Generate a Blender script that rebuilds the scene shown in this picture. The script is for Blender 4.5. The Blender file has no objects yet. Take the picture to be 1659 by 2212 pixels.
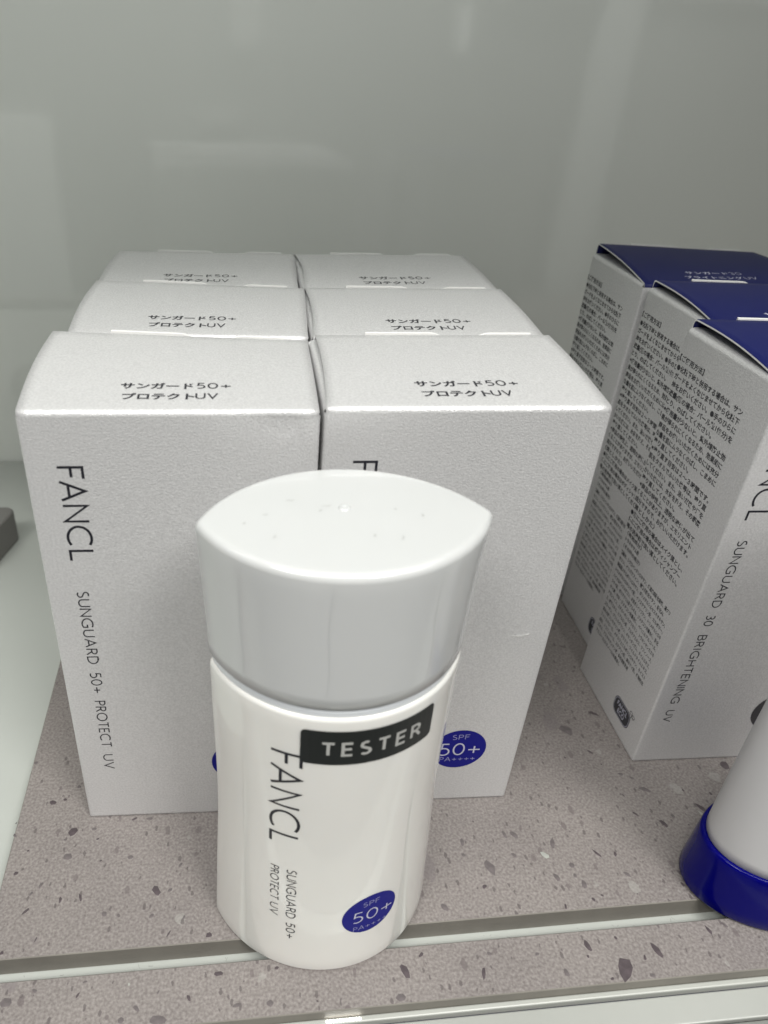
import bpy, bmesh, math, random
from mathutils import Vector, Matrix, Euler
random.seed(7)
SC = bpy.context.scene
COL = SC.collection
R = math.radians
# ---------------------------------------------------------------- camera
cam_d = bpy.data.cameras.new('camera'); cam = bpy.data.objects.new('camera', cam_d); COL.objects.link(cam)
PITCH, ROLL, YAW, CAM_H = R(32.30757824), R(1.74133872), R(3.96546456), 0.17898265
fw = Vector((math.sin(YAW)*math.cos(PITCH), math.cos(YAW)*math.cos(PITCH), -math.sin(PITCH)))
rt = Vector((math.cos(YAW), -math.sin(YAW), 0)); up = rt.cross(fw)
rt2 = rt*math.cos(ROLL) + up*math.sin(ROLL); up2 = -rt*math.sin(ROLL) + up*math.cos(ROLL)
m = Matrix((rt2, up2, -fw)).transposed().to_4x4(); m.translation = (0, 0, CAM_H)
cam.matrix_world = m
cam_d.sensor_fit = 'VERTICAL'; cam_d.sensor_height = 36; cam_d.sensor_width = 27
cam_d.lens = 1605.0/2212*36
cam_d.shift_x = (829.5-626.45)/2212; cam_d.shift_y = (1108.14-1106)/2212
cam_d.clip_start = 0.01; cam_d.clip_end = 50
cam_d.dof.use_dof = True; cam_d.dof.focus_distance = 0.185; cam_d.dof.aperture_fstop = 20
SC.camera = cam
SC.view_settings.view_transform = 'Standard'; SC.view_settings.look = 'None'
SC.view_settings.exposure = 0.08; SC.view_settings.gamma = 1
# ---------------------------------------------------------------- light
w = bpy.data.worlds.new('World'); SC.world = w; w.use_nodes = True
w.node_tree.nodes['Background'].inputs[0].default_value = (0.93, 0.97, 1.0, 1)
w.node_tree.nodes['Background'].inputs[1].default_value = 0.10
def area(name, loc, target, sx, sy, power, color=(1, 1, 1)):
    d = bpy.data.lights.new(name, 'AREA'); d.shape = 'RECTANGLE'; d.size = sx; d.size_y = sy; d.energy = power; d.color = color
    o = bpy.data.objects.new(name, d); COL.objects.link(o); o.location = loc
    o.rotation_euler = (Vector(target)-Vector(loc)).to_track_quat('-Z', 'Y').to_euler()
    return o
area('shelf_light_strip', (-0.04, 0.095, 0.316), (-0.03, 0.36, 0.12), 0.56, 0.02, 0.30, (0.98, 1.0, 0.98))
area('shop_side_light', (-0.60, -0.55, 1.22), (0, 0.12, 0.03), 0.5, 0.4, 9.6, (1.0, 0.98, 0.95))
area('shop_side_light', (0.42, -0.50, 1.12), (0, 0.12, 0.03), 0.36, 0.36, 9.0, (1.0, 0.98, 0.95))
area('shop_side_light', (0.30, -0.40, 0.95), (0.35, -1.06, 0.0), 1.6, 0.2, 14, (1.0, 1.0, 0.97))  # added lamp, lights the unseen room shapes so the wall reflects them
area('glint_lamp', (0.10, -0.95, 2.2), (0, 0.15, 0), 0.10, 0.14, 4.0, (1.0, 0.98, 0.95))  # small lamp added for a glint on the bottle

# ---------------------------------------------------------------- materials
def mat(name, col, rough=0.5, metal=0.0, coat=0.0, coat_r=0.05, spec=0.5, sss=0.0, bump=None, var=None):
    """bump=(scale, strength, distance, detail); var=(scale, amount) gentle colour mottling"""
    mt = bpy.data.materials.new(name); mt.use_nodes = True; nt = mt.node_tree; N = nt.nodes; L = nt.links
    b = N['Principled BSDF']; b.inputs['Base Color'].default_value = (*col, 1); b.inputs['Roughness'].default_value = rough
    b.inputs['Metallic'].default_value = metal; b.inputs['Coat Weight'].default_value = coat; b.inputs['Coat Roughness'].default_value = coat_r
    b.inputs['Specular IOR Level'].default_value = spec
    if sss:
        b.inputs['Subsurface Weight'].default_value = sss; b.inputs['Subsurface Radius'].default_value = (1, .9, .8); b.inputs['Subsurface Scale'].default_value = 0.003
    tc = N.new('ShaderNodeTexCoord')
    if bump:
        n = N.new('ShaderNodeTexNoise'); n.inputs['Scale'].default_value = bump[0]; n.inputs['Detail'].default_value = bump[3]; n.inputs['Roughness'].default_value = 0.6
        L.new(tc.outputs['Object'], n.inputs['Vector'])
        bp = N.new('ShaderNodeBump'); bp.inputs['Strength'].default_value = bump[1]; bp.inputs['Distance'].default_value = bump[2]
        L.new(n.outputs['Fac'], bp.inputs['Height']); L.new(bp.outputs['Normal'], b.inputs['Normal'])
    if var:
        n2 = N.new('ShaderNodeTexNoise'); n2.inputs['Scale'].default_value = var[0]; n2.inputs['Detail'].default_value = 4
        L.new(tc.outputs['Object'], n2.inputs['Vector'])
        mr = N.new('ShaderNodeMapRange'); mr.inputs[1].default_value = .3; mr.inputs[2].default_value = .7; mr.inputs[3].default_value = 1-var[1]; mr.inputs[4].default_value = 1+var[1]
        L.new(n2.outputs['Fac'], mr.inputs[0])
        mx = N.new('ShaderNodeVectorMath'); mx.operation = 'SCALE'; mx.inputs[0].default_value = col
        L.new(mr.outputs[0], mx.inputs['Scale']); L.new(mx.outputs[0], b.inputs['Base Color'])
    return mt
M = {}
M['pearl'] = mat('pearl_card', (0.675, 0.672, 0.672), 0.34, 0.38, 0.0, bump=(2400, 0.9, 0.00016, 3), var=(2000, 0.09))
M['pearl_side'] = M['pearl']
M['raw_edge'] = mat('raw_paper_edge', (0.72, 0.72, 0.70), 0.7)
M['blue_card'] = mat('blue_card', (0.005, 0.008, 0.075), 0.5, spec=.25, bump=(3000, 0.15, 0.00006, 2))
M['ink'] = mat('black_ink', (0.012, 0.012, 0.018), 0.35)
M['ink_side'] = mat('black_ink_matt', (0.03, 0.03, 0.035), 0.6)
M['blue_ink'] = mat('blue_ink', (0.005, 0.006, 0.19), 0.5, spec=.2)
M['pale_ink'] = mat('pale_ink', (0.52, 0.52, 0.62), 0.45)
M['pale_ink_dim'] = mat('pale_ink_thin', (0.30, 0.30, 0.48), 0.45)
M['sticker'] = mat('black_sticker', (0.013, 0.015, 0.014), 0.42)
M['sticker_ink'] = mat('grey_sticker_print', (0.42, 0.42, 0.40), 0.5)
M['dark_disc'] = mat('dark_disc_ink', (0.03, 0.03, 0.035), 0.4)
M['cap'] = mat('cap_plastic', (0.56, 0.57, 0.565), 0.18, coat=0.6, coat_r=0.04, sss=0.15, var=(40, .015))
M['body'] = mat('bottle_plastic', (0.79, 0.78, 0.74), 0.25, coat=0.8, coat_r=0.03, sss=0.25, var=(30, .015))
M['collar'] = mat('collar_plastic', (0.74, 0.77, 0.80), 0.3, coat=0.3)
M['seam'] = mat('seam_plastic', (0.55, 0.55, 0.53), 0.2, coat=.5)
M['lint'] = mat('lint_fibre', (0.25, 0.25, 0.24), 0.8)
M['tube'] = mat('tube_plastic', (0.55, 0.545, 0.55), 0.38, bump=(900, .05, .0001, 2), var=(25, .02))
M['tube_cap'] = mat('blue_cap_plastic', (0.0006, 0.0006, 0.12), 0.16, spec=.16)
M['base'] = mat('white_panel', (0.43, 0.45, 0.42), 0.4, coat=.08, bump=(60, .05, .0003, 2), var=(12, .03))
M['front_trim'] = mat('white_trim', (0.40, 0.41, 0.38), 0.35, var=(30, .03))
M['plate'] = mat('front_plate', (0.36, 0.37, 0.345), 0.35, coat=.1, var=(20, .04))
M['seam_dark'] = mat('dark_gap', (0.10, 0.10, 0.12), 0.6)
M['grey_trim'] = mat('grey_trim', (0.20, 0.205, 0.19), 0.5, bump=(500, .2, .0002, 4), var=(60, .12))
M['wall'] = mat('gloss_panel', (0.80, 0.825, 0.78), 0.4, coat=0.9, coat_r=0.055, bump=(3, .015, .002, 2), var=(3, .03))
M['shelf_under'] = mat('white_shelf_underside', (0.78, 0.80, 0.77), 0.5)
M['room_grey'] = mat('room_grey_panel', (0.12, 0.12, 0.115), 0.7, var=(2, .15))
M['room_white'] = mat('room_white_panel', (0.80, 0.82, 0.80), 0.6)
M['room_mid'] = mat('room_mid_panel', (0.34, 0.34, 0.325), 0.6, var=(3, .12))
M['wall'].node_tree.nodes['Principled BSDF'].inputs['Coat IOR'].default_value = 1.75
M['dark_part'] = mat('dark_grey_plastic', (0.17, 0.165, 0.155), 0.5)
M['slab_side'] = mat('slab_edge', (0.19, 0.178, 0.155), 0.6, bump=(900, .25, .0002, 4), var=(80, .12))

def terrazzo():
    mt = bpy.data.materials.new('terrazzo'); mt.use_nodes = True; nt = mt.node_tree; N = nt.nodes; L = nt.links
    b = N['Principled BSDF']; b.inputs['Roughness'].default_value = 0.55
    tc = N.new('ShaderNodeTexCoord')
    def noise(s, d=4, dist=0):
        n = N.new('ShaderNodeTexNoise'); n.inputs['Scale'].default_value = s; n.inputs['Detail'].default_value = d; n.inputs['Distortion'].default_value = dist
        L.new(tc.outputs['Object'], n.inputs['Vector']); return n
    def ramp(inp, a, bb, ca, cb):
        r = N.new('ShaderNodeValToRGB'); r.color_ramp.elements[0].position = a; r.color_ramp.elements[1].position = bb
        r.color_ramp.elements[0].color = ca; r.color_ramp.elements[1].color = cb; L.new(inp, r.inputs[0]); return r.outputs[0]
    def mix(fac, a, c):
        x = N.new('ShaderNodeMix'); x.data_type = 'RGBA'
        L.new(fac, x.inputs['Factor'])
        for k, v in ((6, a), (7, c)):
            if isinstance(v, tuple): x.inputs[k].default_value = v
            else: L.new(v, x.inputs[k])
        return x.outputs[2]
    B = (0, 0, 0, 1); Wt = (1, 1, 1, 1)
    base = ramp(noise(45, 4).outputs['Fac'], .35, .68, (.178, .158, .150, 1), (.235, .211, .197, 1))
    fine = ramp(noise(1500, 3).outputs['Fac'], .30, .72, (.09, .076, .071, 1), (.35, .325, .31, 1))
    half = N.new('ShaderNodeValue'); half.outputs[0].default_value = .5
    c = mix(half.outputs[0], base, fine)
    # small dark specks: two voronoi layers on distorted coordinates
    def chips(scale, lo, hi, col, seed, size, elong, rotz):
        mp = N.new('ShaderNodeMapping'); mp.inputs['Location'].default_value = (seed, seed*1.7, seed*.3)
        mp.inputs['Rotation'].default_value = (0, 0, rotz); mp.inputs['Scale'].default_value = (1, elong, 1)
        n = noise(scale*1.6, 3)
        add = N.new('ShaderNodeVectorMath'); add.operation = 'MULTIPLY_ADD'
        L.new(n.outputs['Color'], add.inputs[0]); add.inputs[1].default_value = (.55/scale,)*3; L.new(tc.outputs['Object'], add.inputs[2])
        L.new(add.outputs[0], mp.inputs[0])
        v = N.new('ShaderNodeTexVoronoi'); v.inputs['Scale'].default_value = scale; L.new(mp.outputs[0], v.inputs['Vector'])
        s = N.new('ShaderNodeSeparateColor'); L.new(v.outputs['Color'], s.inputs[0])
        keep = ramp(s.outputs[0], lo, lo+.001, B, Wt)
        # size varies per cell
        ms = N.new('ShaderNodeMath'); ms.operation = 'MULTIPLY'; L.new(s.outputs[1], ms.inputs[0]); ms.inputs[1].default_value = size
        lt = N.new('ShaderNodeMath'); lt.operation = 'SUBTRACT'; L.new(ms.outputs[0], lt.inputs[0]); L.new(v.outputs['Distance'], lt.inputs[1])
        e = ramp(lt.outputs[0], 0.0, .05, B, Wt)
        mm = N.new('ShaderNodeMath'); mm.operation = 'MULTIPLY'; L.new(keep, mm.inputs[0]); L.new(e, mm.inputs[1])
        m2 = N.new('ShaderNodeMath'); m2.operation = 'MULTIPLY'; L.new(mm.outputs[0], m2.inputs[0]); m2.inputs[1].default_value = hi
        nonlocal c
        c = mix(m2.outputs[0], c, col)
    chips(150, .84, .5, (.17, .148, .15, 1), 3.1, .42, .6, .7)
    chips(230, .90, .4, (.34, .335, .31, 1), 7.7, .40, .8, 1.7)
    chips(420, .80, .7, (.12, .10, .10, 1), 1.3, .36, .55, -.6)
    chips(800, .66, .75, (.09, .075, .075, 1), 5.3, .38, .5, .9)
    L.new(c, b.inputs['Base Color'])
    nb = noise(1900, 4); bp = N.new('ShaderNodeBump'); bp.inputs['Strength'].default_value = .5; bp.inputs['Distance'].default_value = .0001
    L.new(nb.outputs['Fac'], bp.inputs['Height']); L.new(bp.outputs[0], b.inputs['Normal'])
    return mt
M['terrazzo'] = terrazzo()
def chipmat(name, a, b_):
    return mat(name, a, .5, bump=(1500, .3, .0001, 3), var=(500, b_))
M['chip_dark'] = chipmat('purple_stone', (.070, .055, .060), .3)
M['chip_mid'] = chipmat('grey_stone', (.118, .102, .103), .25)
M['chip_light'] = chipmat('pale_stone', (.33, .34, .31), .12)

# ---------------------------------------------------------------- helpers
def obj(name, bm, m, parent=None, smooth=False):
    me = bpy.data.meshes.new(name)
    if isinstance(bm, bmesh.types.BMesh):
        bm.normal_update(); bm.to_mesh(me); bm.free()
    else:
        me.from_pydata(bm[0], [], bm[1]); me.update()
    o = bpy.data.objects.new(name, me); COL.objects.link(o)
    for x in (m if isinstance(m, (list, tuple)) else [m]): me.materials.append(x)
    if smooth:
        for p in me.polygons: p.use_smooth = True
    if parent: o.parent = parent
    return o
def empty(name, label, cat, loc=(0, 0, 0), rot=(0, 0, 0), group=None):
    o = bpy.data.objects.new(name, None); COL.objects.link(o); o.location = loc; o.rotation_euler = rot
    o.empty_display_size = .01; tag(o, label, cat, group); return o
def tag(o, label=None, cat=None, group=None, kind=None):
    if label: o['label'] = label
    if cat: o['category'] = cat
    if group: o['group'] = group
    if kind: o['kind'] = kind
    return o
def box_bm(x0, x1, y0, y1, z0, z1, bev=0.0, seg=2, xf=None):
    bm = bmesh.new(); bmesh.ops.create_cube(bm, size=1)
    for v in bm.verts: v.co = Vector((x0+(v.co.x+.5)*(x1-x0), y0+(v.co.y+.5)*(y1-y0), z0+(v.co.z+.5)*(z1-z0)))
    if bev: bmesh.ops.bevel(bm, geom=bm.edges[:], offset=bev, segments=seg, profile=.5, affect='EDGES')
    if xf is not None: bm.transform(xf)
    return bm
def prism_bm(poly, z0, z1, bev=0.0, side_index=None):
    bm = bmesh.new(); a = [bm.verts.new((x, y, z0)) for x, y in poly]; b = [bm.verts.new((x, y, z1)) for x, y in poly]
    n = len(poly); bm.faces.new(a[::-1]); bm.faces.new(b)
    for i in range(n):
        f = bm.faces.new((a[i], a[(i+1) % n], b[(i+1) % n], b[i]))
        if side_index is not None: f.material_index = side_index
    return bm
def rings(ringlist, cap0=True, cap1=True):
    """stack closed rings of equal length into a skin"""
    V = []; F = []; n = len(ringlist[0])
    for r in ringlist: V += [tuple(p) for p in r]
    for k in range(len(ringlist)-1):
        for i in range(n):
            a = k*n+i; b = k*n+(i+1) % n; F.append((a, b, b+n, a+n))
    if cap0: F.append(tuple(range(n-1, -1, -1)))
    if cap1: F.append(tuple((len(ringlist)-1)*n+i for i in range(n)))
    return V, F

# ---------------------------------------------------------------- stroke lettering (light sans capitals)
def arc(cx, cy, rx, ry, a0, a1, n=14):
    return [(cx+rx*math.cos(R(a0+(a1-a0)*i/n)), cy+ry*math.sin(R(a0+(a1-a0)*i/n))) for i in range(n+1)]
G = {
 'A': (.76, [[(0, 0), (.38, 1), (.76, 0)], [(.13, .33), (.63, .33)]]),
 'B': (.52, [[(0, 0), (0, 1), (.22, 1)] + arc(.24, .765, .22, .235, 90, -90) + [(0, .53)], [(.22, .53)] + arc(.26, .265, .26, .265, 90, -90) + [(0, 0)]]),
 'C': (.84, [arc(.5, .5, .5, .5, 52, 308, 26)]),
 'D': (.68, [[(0, 0), (0, 1), (.2, 1)] + arc(.2, .5, .48, .5, 90, -90, 20) + [(0, 0)]]),
 'E': (.46, [[(.46, 1), (0, 1), (0, 0), (.46, 0)], [(0, .52), (.42, .52)]]),
 'F': (.46, [[(.46, 1), (0, 1), (0, 0)], [(0, .52), (.40, .52)]]),
 'G': (.86, [arc(.5, .5, .5, .5, 52, 318, 26)[:-1] + [(.80, .12), (.80, .47), (.55, .47)]]),
 'H': (.62, [[(0, 0), (0, 1)], [(.62, 0), (.62, 1)], [(0, .53), (.62, .53)]]),
 'I': (.04, [[(.02, 0), (.02, 1)]]),
 'L': (.44, [[(0, 1), (0, 0), (.44, 0)]]),
 'N': (.66, [[(0, 0), (0, 1), (.66, 0), (.66, 1)]]),
 'O': (.94, [arc(.47, .5, .47, .5, 90, 450, 34)]),
 'P': (.48, [[(0, 0), (0, 1), (.2, 1)] + arc(.22, .74, .26, .26, 90, -90) + [(0, .48)]]),
 'R': (.54, [[(0, 0), (0, 1), (.2, 1)] + arc(.22, .75, .25, .25, 90, -90) + [(0, .5)], [(.24, .5), (.54, 0)]]),
 'S': (.46, [arc(.24, .755, .21, .245, 55, 210, 14) + [(.14, .57), (.34, .44)] + arc(.22, .25, .24, .25, 35, -135, 14)]),
 'T': (.58, [[(0, 1), (.58, 1)], [(.29, 1), (.29, 0)]]),
 'U': (.62, [[(0, 1), (0, .32)] + arc(.31, .31, .31, .31, 180, 360) + [(.62, .32), (.62, 1)]]),
 'V': (.68, [[(0, 1), (.34, 0), (.68, 1)]]),
 '0': (.56, [arc(.28, .5, .28, .5, 90, 450, 30)]),
 '3': (.46, [arc(.2, .76, .23, .24, 130, -80, 14) + arc(.2, .26, .26, .27, 85, -130, 16)]),
 '5': (.48, [[(.44, 1), (.10, 1), (.06, .56)] + arc(.2, .30, .28, .31, 105, -125, 18)]),
 '+': (.62, [[(0, .42), (.62, .42)], [(.31, .11), (.31, .73)]]),
}
def ribbon(pts, w, V, F, h):
    closed = (Vector(pts[0])-Vector(pts[-1])).length < 1e-6
    P = [Vector(p) for p in pts]
    if closed: P = P[:-1]
    n = len(P); base = len(V)
    for i in range(n):
        a = P[i-1] if (i > 0 or closed) else None; c = P[(i+1) % n] if (i < n-1 or closed) else None
        d1 = (P[i]-a).normalized() if a is not None else None; d2 = (c-P[i]).normalized() if c is not None else None
        if d1 is None: d1 = d2
        if d2 is None: d2 = d1
        n1 = Vector((-d1.y, d1.x)); n2 = Vector((-d2.y, d2.x)); t = n1+n2
        t = t.normalized() if t.length > 1e-4 else n1
        k = 1/max(.42, t.dot(n1))
        V.append((*(P[i]+t*w/2*k), h)); V.append((*(P[i]-t*w/2*k), h))
    for i in range(n if closed else n-1):
        a = base+2*i; b = base+2*((i+1) % n); F.append((a, b, b+1, a+1))
def word(text, x0, x1, y0, cap, pen, space=.5, wx=1.0, mode='fit', gap=.24):
    """lettering from x0 to x1 on baseline y0; mode 'track' keeps letter widths*wx and spreads gaps, 'fit' scales all"""
    ws = [(.55*space*2 if ch == ' ' else G[ch][0]) for ch in text]
    L_ = x1-x0; n = len(text)
    if mode == 'fit':
        tot = sum(ws)+gap*(n-1); sx = L_/tot; g = gap*sx
    else:
        sx = cap*wx; g = (L_-sum(ws)*sx)/max(1, n-1)
    V = []; F = []; x = x0; h = 0
    if text[:2] == 'FA': sx *= 1+.50*g/(sum(ws)*sx)
    for ch, wd in zip(text, ws):
        if ch != ' ':
            for st in G[ch][1]:
                h += 1; ribbon([(x+px*sx, y0+py*cap) for px, py in st], pen, V, F, (h % 5)*.004)
        x += wd*sx+g*(.5 if text[:2] == 'FA' and ch == 'F' else 1)
    return V, F
def merge(*ms):
    V = []; F = []
    for v, f in ms:
        b = len(V); V += list(v); F += [tuple(i+b for i in q) for q in f]
    return V, F
def turned(mesh):            # text running downwards: reading direction -> -z, letter tops -> +u
    return [(y, -x, h) for x, y, h in mesh[0]], mesh[1]
# outline text from the built-in font (Japanese print)
def jp(text, width=None, size=1.0, sx=1.0, heavy=0.0):
    c = bpy.data.curves.new('t', 'FONT'); c.body = text; c.size = 1.0; c.resolution_u = 2; c.offset = heavy
    o = bpy.data.objects.new('t', c); COL.objects.link(o)
    bpy.context.view_layer.update()
    me = bpy.data.meshes.new_from_object(o.evaluated_get(bpy.context.evaluated_depsgraph_get()))
    V = [tuple(v.co) for v in me.vertices]; F = [tuple(p.vertices) for p in me.polygons]
    bpy.data.objects.remove(o); bpy.data.curves.remove(c); bpy.data.meshes.remove(me)
    if not V: return [], []
    x0 = min(v[0] for v in V); x1 = max(v[0] for v in V)
    k = (width/(x1-x0)) if width else size*sx
    ky = size
    return [((v[0]-x0)*k if width else v[0]*k, v[1]*ky, 0.0) for v in V], F
def shift(mesh, dx, dy): return [(x+dx, y+dy, h) for x, y, h in mesh[0]], mesh[1]
def to3(mesh, fn):           # fn(x, y, h) in mm -> 3D in metres
    return [tuple(c*.001 for c in fn(*v)) for v in mesh[0]], mesh[1]
def disc(cx, cy, r, n=40, nr=5):
    V = [(cx, cy, 0.0)]; F = []
    for k in range(1, nr+1):
        for i in range(n): V.append((cx+r*k/nr*math.cos(2*math.pi*i/n), cy+r*k/nr*math.sin(2*math.pi*i/n), 0.0))
    for i in range(n): F.append((0, 1+i, 1+(i+1) % n))
    for k in range(nr-1):
        for i in range(n):
            a = 1+k*n+i; b = 1+k*n+(i+1) % n; F.append((a, a+n, b+n, b))
    return V, F

# ---------------------------------------------------------------- setting
SA = R(2.62); SO = Vector((-0.05698, 0.09211)); SX = Vector((math.cos(SA), math.sin(SA))); SY = Vector((-math.sin(SA), math.cos(SA)))
def S(a, b): p = SO+SX*a+SY*b; return (p.x, p.y)
TH = 0.0066; WYF = .254
fl = obj('shelf_floor', prism_bm([S(-.5, -.0171), S(.6, -.0171), S(.6, WYF), S(-.5, WYF)], -TH-.012, -TH), M['base']); tag(fl, kind='structure')
WY = .2550   # wall distance along the shelf's own depth
wl = obj('wall', prism_bm([S(-.7, WY), S(.9, WY), S(.9, WY+.012), S(-.7, WY+.012)], -.02, .62), M['wall']); tag(wl, kind='structure')
us = obj('upper_shelf', prism_bm([S(-.6, -.03), S(.7, -.03), S(.7, WY-.001), S(-.6, WY-.001)], .322, .34), M['shelf_under']); tag(us, kind='structure')

# the display across the aisle, behind the camera: seen only as faint reflections in the glossy wall
rw = obj('room_wall', box_bm(-2.2, 3.0, -1.10, -1.06, -.8, 1.6), M['room_grey']); tag(rw, kind='structure')
for nm, x0, x1, z0, z1, yy, mm_ in (('post', .865, .945, -.8, .27, -1.0, 'room_white'), ('cabinet', -1.4, -.262, -.8, .045, -1.0, 'room_white'), ('drawer_front', -.035, .62, -.8, -.060, -1.02, 'room_mid'),
        ('side_panel', .95, 2.6, -.8, .262, -1.03, 'room_mid'), ('ledge', -.03, .29, -.014, -.004, -1.0, 'room_white'), ('ledge', -.03, .32, -.029, -.019, -1.0, 'room_white'), ('ledge', -.03, .36, -.045, -.034, -1.0, 'room_white'),
        ('notice', .43, .50, -.01, .06, -1.0, 'room_mid'), ('lamp_arm', .03, .12, .03, .06, -1.0, 'room_mid'), ('top_rail', .62, 2.6, .272, .30, -1.0, 'room_white'), ('bottle_shape', .56, .58, .17, .25, -1.0, 'room_white'), ('box_shape', .10, .16, .17, .25, -1.0, 'room_mid')):
    obj(nm, box_bm(x0, x1, yy-.05, yy, z0, z1, .002), M[mm_], rw)

def slab(poly, name, label, group):
    n = len(poly)
    bm = bmesh.new(); a = [bm.verts.new((x, y, -TH+.0001)) for x, y in poly]; b = [bm.verts.new((x, y, 0)) for x, y in poly]
    bm.faces.new(a[::-1]).material_index = 1; top = bm.faces.new(b)
    for i in range(n): bm.faces.new((a[i], a[(i+1) % n], b[(i+1) % n], b[i])).material_index = 1
    o = obj(name, bm, [M['terrazzo'], M['slab_side']]); tag(o, label, 'slab', group)
    bv = o.modifiers.new('edge', 'BEVEL'); bv.width = .0002; bv.segments = 1; bv.limit_method = 'ANGLE'
    return o

big = slab([(-.0612, .09192), S(.5, 0), S(.5, .232), S(.0005, .232), (-.0636, .200)], 'terrazzo_slab', 'large pinkish grey terrazzo slab carrying the white boxes', 'terrazzo slabs of the shelf')
front = slab([S(-.3, -.0171), S(.5, -.0171), S(.5, -.0051), S(-.3, -.0048)], 'terrazzo_slab', 'narrow terrazzo strip in front of the groove, at the shelf edge', 'terrazzo slabs of the shelf')

# stones set into the slabs: (x px, y px, half length mm, half width mm, angle deg, kind) laid out in shelf millimetres (a along, b deep)
def stone(parent, a, b, l, wd, ang, kind, rnd):
    n = rnd.randint(6, 8); pts = []
    ca, sa = math.cos(R(ang)), math.sin(R(ang))
    for i in range(n):
        t = 2*math.pi*(i+rnd.uniform(-.25, .25))/n; r = rnd.uniform(.72, 1.12)
        x, y = l*r*math.cos(t), wd*r*math.sin(t); pts.append((x*ca-y*sa, x*sa+y*ca))
    V = [(x*.001, y*.001, 0) for x, y in pts]+[(x*.00096, y*.00096, .00004) for x, y in pts]
    F = [tuple(range(n, 2*n))]+[(i, (i+1) % n, n+(i+1) % n, n+i) for i in range(n)]
    o = obj('stone_chip', (V, F), M[{'d': 'chip_dark', 'm': 'chip_mid', 'l': 'chip_light'}[kind]], parent)
    p = S(a*.001, b*.001); o.location = (p[0], p[1], .00001); o.rotation_euler.z = SA
    return o
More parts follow.
